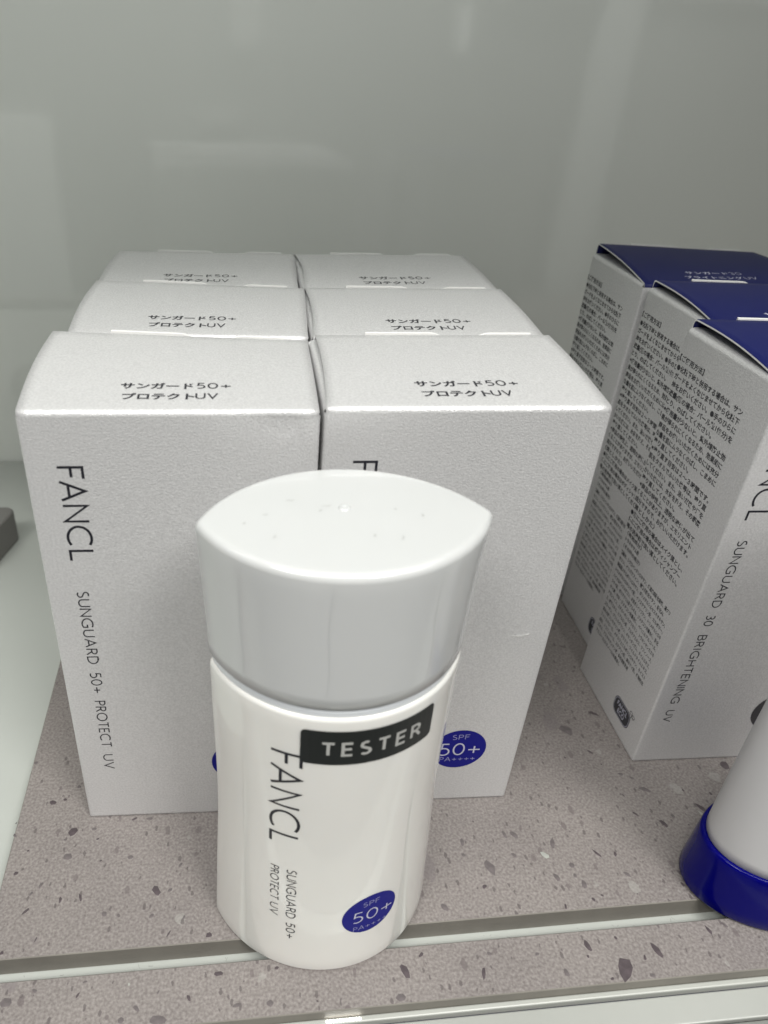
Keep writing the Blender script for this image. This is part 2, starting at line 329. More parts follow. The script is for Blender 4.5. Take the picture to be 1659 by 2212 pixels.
STONES = [(11.79, 31.94, 1.47, 1.05, 60, 'd'),
 (4.96, 41.46, 0.9, 0.62, -10, 'd'),
 (8.11, 42.14, 0.51, 0.35, -19, 'd'),
 (1.04, 27.23, 0.32, 0.26, 5, 'd'),
 (-0.85, 21.15, 0.59, 0.41, 38, 'd'),
 (5.92, 17.36, 0.9, 0.36, 62, 'm'),
 (3.52, 11.01, 1.07, 0.27, 41, 'd'),
 (4.03, 15.4, 0.58, 0.33, 56, 'm'),
 (11.38, 13.27, 0.75, 0.35, 88, 'd'),
 (16.19, 13.37, 1.09, 0.31, -72, 'd'),
 (34.6, 13.62, 1.52, 0.73, -62, 'd'),
 (40.45, 20.04, 0.63, 0.29, 54, 'm'),
 (18.59, 29.26, 0.41, 0.23, 25, 'd'),
 (17.2, 32.24, 0.65, 0.37, 5, 'm'),
 (38.08, 2.78, 1.04, 0.18, 58, 'd'),
 (47.57, 1.62, 0.76, 0.53, 22, 'd'),
 (33.86, 7.42, 0.72, 0.41, 37, 'm'),
 (41.63, 6.4, 0.63, 0.29, 68, 'm'),
 (22.37, 8.88, 0.69, 0.56, -25, 'm'),
 (25.87, 8.22, 0.4, 0.32, 59, 'm'),
 (27.49, 23.26, 0.78, 0.54, -8, 'm'),
 (27.65, 34.51, 0.84, 0.29, 23, 'd'),
 (31.79, 34.27, 0.93, 0.43, 0, 'm'),
 (20.01, 22.9, 0.33, 0.23, 31, 'd'),
 (38.03, 13.58, 0.53, 0.37, 24, 'm'),
 (0.05, 1.58, 0.45, 0.36, 42, 'd'),
 (3.32, -9.25, 1.27, 0.8, 0, 'm'),
 (9.1, -7.32, 0.61, 0.35, -35, 'm'),
 (18.63, -9.07, 0.68, 0.27, 58, 'd'),
 (29.66, -7.76, 0.25, 0.29, -4, 'l'),
 (49.64, -7.21, 1.02, 0.47, 4, 'd'),
 (62.91, -7.12, 0.47, 0.32, 8, 'd'),
 (60.88, -14.38, 0.79, 0.64, 9, 'm'),
 (42.99, -11.7, 0.82, 0.38, -65, 'd'),
 (31.69, -12.93, 0.88, 0.41, -39, 'm'),
 (36.33, -15.49, 1.73, 0.8, -8, 'm'),
 (36.27, -9.99, 0.44, 0.2, 63, 'm'),
 (19.89, -6.39, 0.54, 0.25, 6, 'm'),
 (28.56, -14.91, 0.81, 0.56, -18, 'm'),
 (71.33, -14.85, 0.27, 0.18, -42, 'd'),
 (53.55, -14.14, 0.89, 0.41, 8, 'm'),
 (120.02, 12.83, 2.02, 1.05, -77, 'm'),
 (139.02, 18.09, 1.62, 0.65, -112, 'm'),
 (114.92, 20.4, 1.2, 0.55, -96, 'm'),
 (136.42, 8.74, 1.23, 0.64, -68, 'm'),
 (141.56, 11.58, 0.74, 0.68, -12, 'm'),
 (142.54, 6.34, 1.09, 0.56, -99, 'm'),
 (143.22, 2.25, 0.55, 0.38, -73, 'd'),
 (145.85, 3.14, 0.45, 0.26, -47, 'd'),
 (135.49, 1.08, 0.83, 0.24, -103, 'd'),
 (135.63, 14.91, 1.07, 0.68, -36, 'l'),
 (149.67, 14.32, 1.41, 0.32, -58, 'd'),
 (154.92, 7.99, 0.92, 0.42, -48, 'm'),
 (127.47, 15.64, 0.69, 0.4, -50, 'm'),
 (105.2, 3.57, 1.12, 0.65, -56, 'm'),
 (116.85, 7.86, 0.72, 0.42, 34, 'd'),
 (174.6, 13.29, 1.16, 0.67, -40, 'm'),
 (114.07, 16.74, 0.61, 0.42, -59, 'm'),
 (141.29, 8.8, 0.68, 0.47, -74, 'm'),
 (169.01, 6.98, 0.97, 0.44, -60, 'm'),
 (92.13, -10.33, 1.48, 0.76, -64, 'd'),
 (110.16, -12.27, 1.42, 0.41, -106, 'd'),
 (136.84, -8.54, 1.24, 0.6, -82, 'd'),
 (143.44, -14.23, 2.89, 1.6, 48, 'd'),
 (152.74, -10.98, 1.59, 0.7, -72, 'd'),
 (149.11, -12.27, 0.66, 0.3, -102, 'd'),
 (129.26, -13.8, 1.04, 0.54, -83, 'm'),
 (96.77, -7.11, 0.72, 0.33, 41, 'd'),
 (144.34, -7.28, 0.45, 0.26, -71, 'd'),
 (167.95, -7.34, 1.03, 0.36, -77, 'd'),
 (89.95, -15.71, 1.07, 0.74, 1, 'm'),
 (112.84, -8.23, 0.55, 0.38, -33, 'm'),
 (172.54, -6.6, 0.96, 0.33, -52, 'm'),
 (139.29, -16.06, 0.47, 0.27, 10, 'd'),
 (149.1, -16.15, 0.64, 0.37, -16, 'm'),
 (124.05, -9.33, 0.61, 0.35, 7, 'm'),
 (135.79, -10.86, 0.39, 0.27, -95, 'd'),
 (185.66, 25.09, 1.85, 0.6, -61, 'd'),
 (184.65, 23.4, 1.27, 0.29, -64, 'l'),
 (172.33, 21.35, 1.26, 0.51, -62, 'd'),
 (183.63, 31.19, 0.5, 0.29, -73, 'd'),
 (191.07, 29.55, 0.59, 0.34, -83, 'd'),
 (176.11, 23.42, 0.58, 0.47, -53, 'm'),
 (201.1, 38.8, 1.49, 1.2, -61, 'd'),
 (172.62, 32.53, 1.67, 0.58, -29, 'm'),
 (168.11, 38.15, 0.76, 0.44, -23, 'm'),
 (167.92, 4.2, 0.62, 0.36, -68, 'd'),
 (154.46, 13.63, 0.71, 0.33, -107, 'd'),
 (165.83, 25.02, 1.14, 0.26, -46, 'd'),
 (165.39, 31.01, 0.51, 0.17, -69, 'd'),
 (179.07, 20.48, 0.25, 0.17, -41, 'd'),
 (158.85, 55.37, 2.41, 1.39, -43, 'm'),
 (170.6, 61.35, 1.68, 0.48, -37, 'd'),
 (154.09, 45.16, 0.44, 0.25, -57, 'd'),
 (172.11, 80.25, 0.62, 0.21, 9, 'd'),
 (163.99, 41.95, 0.3, 0.21, -53, 'd'),
 (162.68, 46.61, 0.81, 0.37, -51, 'd'),
 (173.11, 92.47, 1.09, 0.19, -30, 'd'),
 (170.84, 36.57, 0.7, 0.32, -32, 'm'),
 (129.64, 21.48, 1.18, 0.68, -56, 'm'),
 (126.98, 21.7, 1.26, 0.44, -83, 'm'),
 (119.71, 26.23, 0.25, 0.17, -49, 'd'),
 (-2.12, 55.5, 0.63, 0.43, -12, 'm'),
 (11.45, 46.13, 0.57, 0.46, -22, 'm'),
 (-3.28, 32.06, 0.58, 0.33, -36, 'm'),
 (-3.69, 35.73, 0.27, 0.15, 54, 'd'),
 (11.29, 24.86, 1.13, 0.78, -15, 'm'),
 (9.98, 29.62, 0.4, 0.23, -26, 'm'),
 (7.2, 4.0, 0.73, 0.15, 72, 'd')]
rnd = random.Random(3)
for (a, b, l, wd, ang, kind) in STONES:
    stone(big if b > 0 else front, a, b, min(l*1.15, l+.25), wd*1.2, ang, kind, rnd)

V = []; F = []; rd = random.Random(11)
for i in range(70):
    a, b = rd.uniform(-2, 165), rd.uniform(-4.2, -.6); L_ = rd.uniform(.2, 1.1); an = rd.uniform(0, math.pi); q = rd.uniform(-.5, .5)
    pts = []
    for k in range(6):
        t = k/5-.5; pts.append((a+L_*t*math.cos(an)-q*L_*t*t*math.sin(an), b+L_*t*math.sin(an)+q*L_*t*t*math.cos(an)))
    pts = [(S(x*.001, y*.001)[0]*1000, S(x*.001, y*.001)[1]*1000) for x, y in pts]
    ribbon(pts, rd.uniform(.05, .12), V, F, 0)
du = obj('dust_fibres', ([(x*.001, y*.001, -TH+.00004) for x, y, h in V], F), M['lint']); tag(du, 'fine grey dust fibres lying in the white groove', 'dust', kind='stuff')

# front trim below the strip
def bar(name, a0, a1, b0, b1, z0, z1, m, bev=0.0003):
    bm = prism_bm([S(a0, b0), S(a1, b0), S(a1, b1), S(a0, b1)], z0, z1)
    o = obj(name, bm, m)
    if bev: bv = o.modifiers.new('edge', 'BEVEL'); bv.width = bev; bv.segments = 2
    return o
trim = empty('shelf_front_trim', 'white plastic trim along the front of the shelf, below the terrazzo strip', 'trim')
for nm, b0, b1, z0, z1, m in (('lip', -.0184, -.01712, -.02, -.0032, 'front_trim'), ('dark_joint', -.0190, -.0184, -.02, -.0050, 'seam_dark'),
                              ('front_plate', -.0250, -.0190, -.02, -.0040, 'plate'), ('joint', -.0254, -.0250, -.02, -.0058, 'seam_dark'), ('lower_edge', -.0400, -.0254, -.02, -.0046, 'grey_trim')):
    bar(nm, -.3, .5, b0, b1, z0, z1, M[m]).parent = trim

# row of glowing beads added for lamp reflections on the lip and bottle glint
glint_m = bpy.data.materials.new('glowing_glint'); glint_m.use_nodes = True; lb = glint_m.node_tree.nodes['Principled BSDF']
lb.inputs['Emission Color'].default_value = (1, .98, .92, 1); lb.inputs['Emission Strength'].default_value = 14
glint0 = None
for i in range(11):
    if glint0 is None:
        bm = bmesh.new(); bmesh.ops.create_uvsphere(bm, u_segments=12, v_segments=6, radius=.00028); o = obj('glint_bead', bm, glint_m, trim, smooth=True); glint0 = o
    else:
        o = glint0.copy(); COL.objects.link(o)
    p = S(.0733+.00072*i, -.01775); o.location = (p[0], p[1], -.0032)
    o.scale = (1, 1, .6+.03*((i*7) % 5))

# ---------------------------------------------------------------- carton boxes
BW, BD, BH = .057372, .03941, .12
def lidz(x, y, prm):
    """height of the lid above the box top, metres. x,y in metres in the box frame"""
    u = min(max(x/BW, 0), 1); v = min(max(y/BD, 0), 1)
    bl, br, bow = prm[:3]
    return (bl*(1-u)+br*u)*v*1.0 + bow*.5*math.sin(math.pi*v) * (1-.10*math.sin(math.pi*u))
def carton(name, loc, yaw, label, group, kind, prm, dent=False, tear=False):
    """prm: back-left rise, back-right rise, bow, back-left x shift, back-right x shift (metres)"""
    root = empty(name, label, 'box', loc=(loc[0], loc[1], .00005), rot=(0, 0, yaw), group=group)
    r = .0007; zs = [0, .0006]+[i*.12/24 for i in range(1, 24)]+[.1180, .1188]
    # body: four walls with rounded corners; front wall and back wall run to the top, sides end in a folded flap
    def ring(z, ins=0.0, only=None):
        P = []
        for (cx, cy, a0) in ((r, r, 180), (BW-r, r, 270), (BW-r, BD-r, 0), (r, BD-r, 90)):
            for k in range(4):
                t = R(a0+30*k); P.append((cx+(r-ins)*math.cos(t), cy+(r-ins)*math.sin(t)))
        # subdivide the front span (between corner 1 end and corner 2 start)
        c = P[:4]; front = [(P[3][0]+(P[4][0]-P[3][0])*i/24, P[3][1]) for i in range(1, 24)]
        return [(x, y, z) for x, y in c+front+P[4:]]
    def bulge(p):
        x, y, z = p
        if y < .002:
            k = math.sin(math.pi*min(max(x/BW, 0), 1))*math.sin(math.pi*min(max(z/BH, 0), 1))
            y -= .0003*k
            if dent:
                d = math.hypot((x-.0520)/.0065, (z-.1166+(x-.052)*.12)/.0018); y += .0007*math.exp(-d*d)
                d = math.hypot((x-.0560)/.0020, (z-.1150)/.0020); y -= .0003*math.exp(-d*d)
        return (x, y, z)
    RR = [[bulge(p) for p in ring(z)] for z in zs]
    V, F = rings(RR, True, False)
    body = obj('carton_body', (V, F), M['pearl'], root, smooth=True)
    # side dust flaps: rounded fold then flat, just under the lid
    for side in (0, 1):
        V = []; F = []
        ys = [.0008, .003, .02, .036, BD-.0008]; prof = []
        for k in range(6): t = R(90*k/5); prof.append((.0014*(1-math.cos(t)), .1188-.0003+.0014*math.sin(t)-.0000))
        prof.append((.016, .1196))
        for (px, pz) in prof:
            for y in ys: V.append(((px-.00003 if side == 0 else BW-px+.00003), y, pz))
        n = len(ys)
        for i in range(len(prof)-1):
            for j in range(n-1):
                a = i*n+j; F.append((a, a+1, a+n+1, a+n) if side == 0 else (a, a+n, a+n+1, a+1))
        obj('dust_flap', (V, F), M['pearl'] if kind == 'white' else M['pearl'], root, smooth=True)
    # lid: rounded front fold, bowed panel, tucked back edge; 0.4 mm card with white cut edges
    NX = 24; V = []; F = []
    sec = []
    fr = .0011
    for k in range(6):
        t = R(90*k/5); sec.append((fr*(1-math.sin(t))-.0001, .1190-.0001+fr*(math.cos(t)*0+ (1-math.cos(t)) * 0), t))
    prof = []
    for k in range(7):
        t = R(90*k/6); prof.append((fr*(1-math.cos(t)), .1188+fr*math.sin(t)))
    for k in range(1, 15): prof.append((fr+(BD-fr-.0010)*k/14, .1199))
    prof += [(BD-.0004, .1196), (BD-.0002, .1188), (BD-.0002, .1150)]
    def lp(u, y, z, off=0.0):
        v = min(max(y/BD, 0), 1); xl = .0003+v*prm[3]; xr = BW-.0003+v*prm[4]
        if len(prm) > 5: xl += prm[5]*math.sin(math.pi*v)
        x = xl+(xr-xl)*u
        yy = y
        
        h = lidz(u*BW, y, prm) if z > .1187 and y > .0 else 0
        if z <= .1189 and y > .03: h = lidz(u*BW, BD, prm)
        if y > BD-.0011 and z < .118: h *= 0
        xx, y2, z2 = bulge((x, yy, z)) if y < .0004 else (x, yy, z)
        return (xx, y2 if y < .0004 else yy, z+h-off)
    for (y, z) in prof:
        for i in range(NX+1): V.append(lp(i/NX, y, z))
    top_n = len(V)
    for (y, z) in prof:
        for i in range(NX+1):
            x, yy, zz = lp(i/NX, y, z); V.append((x, yy+(.0003 if y < .003 else -.0003 if y > .037 else 0), zz-(.0004 if y >= fr*.5 else 0)))
    n = NX+1; K = len(prof)
    for k in range(K-1):
        for i in range(NX):
            a = k*n+i; F.append((a, a+1, a+n+1, a+n)); b = a+top_n; F.append((b, b+n, b+n+1, b+1))
    nE = len(F)
    for k in range(K-1):
        a = k*n; F.append((a, a+n, a+n+top_n, a+top_n)); a = k*n+NX; F.append((a, a+top_n, a+n+top_n, a+n))
    lid = obj('lid', (V, F), [M['pearl'] if kind == 'white' else M['blue_card'], M['raw_edge'] if kind != 'white' else M['pearl']], root)
    for i, p in enumerate(lid.data.polygons):
        p.use_smooth = i < nE; p.material_index = 0 if i < nE else 1
    # raw cut edge of the back wall behind the lid, with the thumb notch
    V = []; F = []; N_ = 40
    for i in range(N_+1):
        u = .20+.70*i/N_
        notch = math.exp(-((u-.60)/.085)**4)
        z0 = .1196+lidz(u*BW, BD, prm)+.00045*(1-notch) - .0012*notch - .0002*(u-.2)
        for (yy, zz) in ((BD-.0000, z0-.003), (BD-.0000, z0), (BD+.0006, z0+.0001), (BD+.0006, z0-.003)): V.append((u*BW+.001+ (prm[3]+prm[4])/2, yy, zz))
    for i in range(N_):
        for j in range(3): a = i*4+j; F.append((a, a+4, a+5, a+1))
    F.append((0, 1, 2, 3)); F.append((N_*4+3, N_*4+2, N_*4+1, N_*4))
    obj('tuck_slit_edge', (V, F), M['raw_edge'], root)
    # printing
    fr_ = lambda x, y, h: bulge_mm(x, y, h)
    def bulge_mm(x, y, h):
        p = bulge((x*.001, 0.0, y*.001)); return (x, p[1]*1000-.03-h*.5, y)
    ink = M['ink']
    brand = shift(turned(word('FANCL', -108.1, -85.8, 0, 4.8, .60, wx=.98)), 6.3, 0)
    brand = ([(x, y, h) for x, y, h in brand[0]], brand[1])
    def tw(text, za, zb, u0, cap, pen, mode='fit', wx=1.0):
        mm_ = word(text, 0, za-zb, 0, cap, pen, mode=mode, wx=wx)
        return [(u0+y, za-x, h) for x, y, h in mm_[0]], mm_[1]
    obj('brand_lettering', to3(tw('FANCL', 108.1, 85.8, 6.3 if kind == 'white' else 3.8, 4.8, .56, wx=1.27), bulge_mm), ink, root)
    if kind == 'white':
        parts = [('SUNGUARD', 77.4, 56.4), ('50+', 53.4, 46.9), ('PROTECT', 44.1, 28.0), ('UV', 24.9, 19.7)]; u0 = 6.35; cap = 2.35
    else:
        parts = [('SUNGUARD', 79.8, 59.2), ('30', 56.4, 53.0), ('BRIGHTENING', 49.6, 24.2), ('UV', 21.4, 16.9)]; u0 = 4.4; cap = 2.2
    obj('product_lettering', to3(merge(*[tw(t, a, b, u0, cap, .30, wx=1.3 if len(t) > 3 else 1.12) for t, a, b in parts]), bulge_mm), ink, root)
    cx, cy, rr = (41.0, 20.9, 7.35) if kind == 'white' else (37.6, 19.5, 7.2)
    def bul2(x, y, h): p = bulge_mm(x, y, 0); return (x, p[1]-.02-h, y)
    badge = obj('protection_badge', to3(disc(cx, cy, rr), bul2), M['blue_ink'] if kind == 'white' else M['dark_disc'], root)
    def bul3(x, y, h): p = bulge_mm(x, y, 0); return (x, p[1]-.05-h, y)
    num = '50+' if kind == 'white' else '30'
    big_ = merge(word(num, cx-5.1, cx+(5.7 if kind == 'white' else 3.5), cy-2.1, 4.3, .44, wx=1.32))
    obj('badge_number', to3(big_, bul3), M['pale_ink'], badge)
    sm = merge(word('SPF', cx-2.3, cx+2.2, cy+3.9, 1.7, .2, wx=1.35), word('PA++++', cx-4.7, cx+4.9, cy-4.6, 1.6, .18, wx=1.25))
    obj('badge_small_print', to3(sm, bul3), M['pale_ink_dim'], badge)
    # lid print
    def lidf(x, y, h):
        xm, ym = x*.001, y*.001
        return (x, y, (.1199+lidz(xm, ym, prm))*1000+.035+h)
    x0 = prm[6] if len(prm) > 6 else 18.3
    if kind == 'white':
        t1 = merge(shift(jp('サンガード', 14.4, 2.75, heavy=.034), x0, 9.2), shift(word('50+', 0, 6.7, 0, 2.2, .36, wx=1.6), x0+15.0, 9.4))
        t2 = merge(shift(jp('プロテクト', 14.0, 2.75, heavy=.034), x0+.7, 4.8), shift(word('UV', 0, 4.1, 0, 2.2, .36, wx=1.4), x0+15.0, 5.0))
        lm = M['ink']
    else:
        t1 = merge(shift(jp('サンガード', 14.0, 2.2, heavy=.012), x0+1.6, 8.6), shift(word('30', 0, 3.7, 0, 1.8, .18, wx=1.0), x0+16.2, 8.7))
        t2 = merge(shift(jp('ブライトニング', 18.5, 2.2, heavy=.012), x0, 4.9), shift(word('UV', 0, 3.9, 0, 1.8, .18, wx=1.2), x0+19.2, 5.0))
        lm = M['pale_ink']
    obj('lid_lettering', to3(merge(t1, t2), lidf), lm, root)
    if tear:
        V = [(47.6, 0, 60.6), (50.0, 0, 60.2), (52.5, 0, 60.9), (52.3, 0, 61.2), (49.9, 0, 60.55), (47.7, 0, 60.8)]
        V3 = [tuple(c*.001 for c in (x, bulge((x*.001, 0, z*.001))[1]*1000-.04-(.25 if i in (3, 4) else 0), z)) for i, (x, y, z) in enumerate(V)]
        obj('torn_scratch', (V3, [(0, 1, 4, 5), (1, 2, 3, 4)]), M['raw_edge'], root)
    return root, body

GRPW = 'white sun milk boxes with grey pearl card'
W_ = [
 ('front box of the left column of pearly white boxes, creased at its top right corner', (-.04306, .12882), .01128, (.0024, .0002, .0012, -.0004, .0009, -.0006, 18.5), True, False),
 ('middle box of the left column of pearly white boxes', (-.04215, .17300), -.030, (.0020, .0008, .0012, -.0003, .0006, -.0006, 17.9), False, False),
 ('rearmost box of the left column of pearly white boxes', (-.04198, .21340), -.0234, (.0006, .0006, .0010, .0004, .0002, -.0006, 17.9), False, False),
 ('front box of the right column of pearly white boxes, scratched at its right edge', (.01515, .13073), .01146, (.0012, .0014, .0010, .0014, .0010, .0006, 19.5), False, True),
 ('middle box of the right column of pearly white boxes', (.01589, .17140), .01299, (.0010, .0010, .0010, .0010, .0006, .0008, 19.5), False, False),
 ('rearmost box of the right column of pearly white boxes', (.01615, .21203), .02403, (.0006, .0006, .0010, .0006, .0002, .0014, 18.0), False, False),
]
for lab, loc, yaw, prm, dn, tr in W_:
    carton('carton_box', loc, yaw, lab, GRPW, 'white', prm, dn, tr)

# Japanese directions printed on the left side of the blue-lidded boxes
LINES = ['【ご使用方法】', '●化粧下地と併用する場合は、サン', 'ガードをよくなじませてから化粧下', '地をお使いください。●手のひらに', '適量(顔の場合：パール粒1個分)を', 'とり、のばしてください。',
 '※使用量が少ないと、紫外線防止効', '果が得られにくくなるため、効果的に', '商品をお使いいただくためには充分', 'な量を肌にムラなくのばし、こまめに', '塗り直してください。', '※塗り直す目安は２～３時間です。',
 '肌をタオルでふいた後等は、塗り直', 'してください。また、泳いだ後や汗を', 'かいた後には、水気を抑え、その都度', '塗り直してください。', '※商品の特性上、透明な液体が出て', 'くることがありますが、エモリエント', '成分ですので、お使いいただけます。', '〈落としかた〉',
 '●顔にご使用の場合はメイク落とし、', '体にご使用の場合はボディシャンプー', '等の洗浄料で洗い落としてください。']
SMALL = ['〈有効成分〉', 'トラネキサム酸', '〈その他の成分〉', '精製水、シクロペンタシロキサン、低温焼成酸化亜鉛、濃グリ', 'セリン、イソパラフィン、微粒子酸化チタン、酸化Al、', '架橋型メチルポリシロキサン、ポリメチルシルセスキオキサン、', 'トリメチルシロキシケイ酸、イソステアリン酸、カルボマー、', 'ハイドロゲンジメチコン、水添ポリイソブテン、トリメチルシロキ',
 'シケイ酸、ポリアクリル酸アルキル、ジメチコン共重合体、酸化', 'ケイ素、POE・ジメチコン共重合体、ベヘニルアルコール、', 'アラントイン、エチルヘキシルグリセリン、トウキンセンカエキ', 'ス、酵母エキス、ヒアルロン酸、アルテアエキス、ラフィノース、', 'コラーゲン、グリシルグリシン、キサンタンガム、タイムエキス、', '加水分解コンキオリン液、セラミド、ワイルドタイムエキス、', 'フィトステロール、メチルフェニルポリシロキサン、モイスト',
 '成分、トコフェロール、ステアリン酸、無水ケイ酸、植物抽出', 'エキス、アスタキサンチン液、紫外線散乱剤', 'アルコール(エタノール)を配合し']
def side_text():
    ms = []; z = 111.4
    for i, t in enumerate(LINES):
        full = 16.0; wd = 29.6*len(t)/full if len(t) < 16 else 29.6
        if i == 0: wd = 11.5
        ms.append(shift(jp(t, wd, 1.8, heavy=.024), 0, z)); z -= 2.37 if i else 2.7
    m_ = merge(*ms)
    ms = []; z = 57.2
    for i, t in enumerate(SMALL):
        wd = (9.0, 8.6, 10.5)[i] if i < 3 else 29.6*min(1, len(t)/28.0)
        if i == 3: z -= .4
        ms.append(shift(jp(t, wd, 1.5, heavy=.024), 1.6, z)); z -= 2.2
    return m_, merge(*ms)
ST = [None, None]
ST[0], ST[1] = side_text()
def sidef(x, y, h): return (-.035-h, 38.6-x, y)
mesh_a = mesh_b = mesh_c = mesh_d = None
W2 = [
 ('blue-lidded white box at the front of the right-hand row, nearest the tube', (.11457, .14228), .01669, (.0022, .0010, .0024, .0007, .0, .0, 15.6)),
 ('middle blue-lidded white box of the right-hand row', (.12106, .17924), .0, (.0022, .0010, .0022, .0007, .0, .0, 15.6)),
 ('rearmost blue-lidded white box, its lid corner sticking up at the back left', (.12098, .22149), .0, (.0034, .0012, .0016, .0007, .0, .0, 15.6)),
]
for lab, loc, yaw, prm in W2:
    root, body = carton('blue_lid_box', loc, yaw, lab, 'white boxes with dark blue lids', 'blue', prm)
    if mesh_a is None:
        a = obj('directions_print', to3(ST[0], sidef), M['ink_side'], root); mesh_a = a.data
        b = obj('ingredients_print', to3(ST[1], sidef), M['ink_side'], root); mesh_b = b.data
        # rounded tag emblem with a bow
        def rr_poly(cx, cy, hw, hh, r):
            P = []
            for (x, y, a0) in ((hw-r, hh-r, 0), (-hw+r, hh-r, 90), (-hw+r, -hh+r, 180), (hw-r, -hh+r, 270)):
                for k in range(7): P.append((cx+x+r*math.cos(R(a0+15*k)), cy+y+r*math.sin(R(a0+15*k))))
            return P
        def emb(u, v, h): return (-.03-h, 11.8-u, 8.4+v)
        outer = rr_poly(0, 0, 4.9, 3.2, 2.2); inner = rr_poly(0, 0, 4.45, 2.75, 1.85)
        e = obj('eco_emblem', to3(([(x, y, 0) for x, y in outer], [tuple(range(28))]), emb), M['ink_side'], root); mesh_c = e.data
        ringv = [(x, y, .02) for x, y in rr_poly(0, 0, 4.62, 2.92, 2.0)]+[(x, y, .02) for x, y in inner]
        pr = merge((ringv, [(i, (i+1) % 28, 28+(i+1) % 28, 28+i) for i in range(28)]),
                   shift(word('FANCL', -3.0, 3.0, 0, 1.45, .28), 0, .35), shift(word('ECO', -1.8, 1.8, 0, 1.45, .28), 0, -1.85))
        bow = []; bf = []
        for st in (arc(4.3, 3.9, .75, .5, 0, 360, 12), arc(5.7, 3.5, .75, .5, 0, 360, 12), [(5.0, 3.6), (4.6, 2.2)], [(5.0, 3.6), (5.7, 2.4)]): ribbon(st, .22, bow, bf, .01)
        eb = obj('emblem_bow', to3((bow, bf), emb), M['ink_side'], e)
        ep = obj('emblem_print', to3(([(x, y, h+.03) for x, y, h in pr[0]], pr[1]), emb), M['pale_ink'], e)
        mesh_d = (eb.data, ep.data)
    else:
        def link(nm, me, par):
            o = bpy.data.objects.new(nm, me); COL.objects.link(o); o.parent = par; return o
        link('directions_print', mesh_a, root); link('ingredients_print', mesh_b, root)
        e = link('eco_emblem', mesh_c, root); link('emblem_bow', mesh_d[0], e); link('emblem_print', mesh_d[1], e)

# ---------------------------------------------------------------- tester bottle
BA, BB, RT = .0247, .0169, .0022
def outline(a, b, r, n=44):
    c = a-r; Rr = (c*c+b*b-r*r)/(2*(b-r)); th = math.atan2(c, Rr-b); P = []
    for i in range(n+1): t = -th+2*th*i/n; P.append((Rr*math.sin(t), -(Rr*math.cos(t)-(Rr-b))))
    q = math.pi/2-th
    for i in range(1, 8): t = -q+2*q*i/8; P.append((c+r*math.cos(t), r*math.sin(t)))
    for i in range(n+1): t = th-2*th*i/n; P.append((Rr*math.sin(t), Rr*math.cos(t)-(Rr-b)))
    for i in range(1, 8): t = math.pi-q+2*q*i/8; P.append((-c+r*math.cos(t), r*math.sin(t)))
    return P, Rr
KZ = ((0, 1.0362), (.02, 1.0031), (.045, .9625), (.070, .9697), (.082, .9725), (.097, .994), (.111, 1.0246))
def kz(z):               # the bottle is gently waisted; smooth interpolation of its width
    z = min(max(z, 0), .111)
    for i in range(len(KZ)-1):
        if z <= KZ[i+1][0]:
            a, b = KZ[i], KZ[i+1]; t = (z-a[0])/(b[0]-a[0])
            m0 = (KZ[i+1][1]-KZ[i-1][1])/(KZ[i+1][0]-KZ[i-1][0]) if i > 0 else (b[1]-a[1])/(b[0]-a[0])
            m1 = (KZ[i+2][1]-a[1])/(KZ[i+2][0]-a[0]) if i < len(KZ)-2 else (b[1]-a[1])/(b[0]-a[0])
            h = b[0]-a[0]
            return (2*t**3-3*t*t+1)*a[1]+(t**3-2*t*t+t)*h*m0+(-2*t**3+3*t*t)*b[1]+(t**3-t*t)*h*m1
    return KZ[-1][1]
def inset(d, z): k = kz(z); return outline(BA*k-d, BB*(1+(k-1)*.5)-d, max(.0004, RT-d*.7))[0]
def surf(z):
    k = kz(z); b = BB*(1+(k-1)*.5); return outline(BA*k, b, RT)[1], b
ex = Vector((.99922, .03882, .00755)); ey = Vector((-.03879, .99924, -.0039)); ez = Vector((-.0077, .0036, .99996))
bot = empty('tester_bottle', 'upright white tester bottle with glossy white cap in front of the boxes', 'bottle')
bot.matrix_world = Matrix(((ex.x, ey.x, ez.x, .0176), (ex.y, ey.y, ez.y, .1038), (ex.z, ey.z, ez.z, .0001), (0, 0, 0, 1)))
def prism_profile(name, prof, m, par, cap0=True, cap1=True):
    RL = [[(x, y, z) for x, y in inset(d, z)] for d, z in prof]
    o = obj(name, rings(RL, cap0, cap1), m, par, smooth=True)
    for p in o.data.polygons:
        if len(p.vertices) > 10: p.use_smooth = False
    return o
def bev(z0, z1, r, n=5):
    a = [(r*(1-math.sin(R(90*i/n))), z0+r*(1-math.cos(R(90*i/n)))) for i in range(n+1)]
    b = [(r*(1-math.cos(R(90*i/n))), z1-r+r*math.sin(R(90*i/n))) for i in range(n+1)]
    mid = [(0, z0+(z1-z0)*k/20) for k in range(1, 20)]
    return a+mid+b
prism_profile('bottle_body', bev(0, .0815, .0009), M['body'], bot)
prism_profile('neck_collar', [(.0006, .0800), (.0006, .0818), (.0005, .0822), (.0005, .0842)], M['collar'], bot)
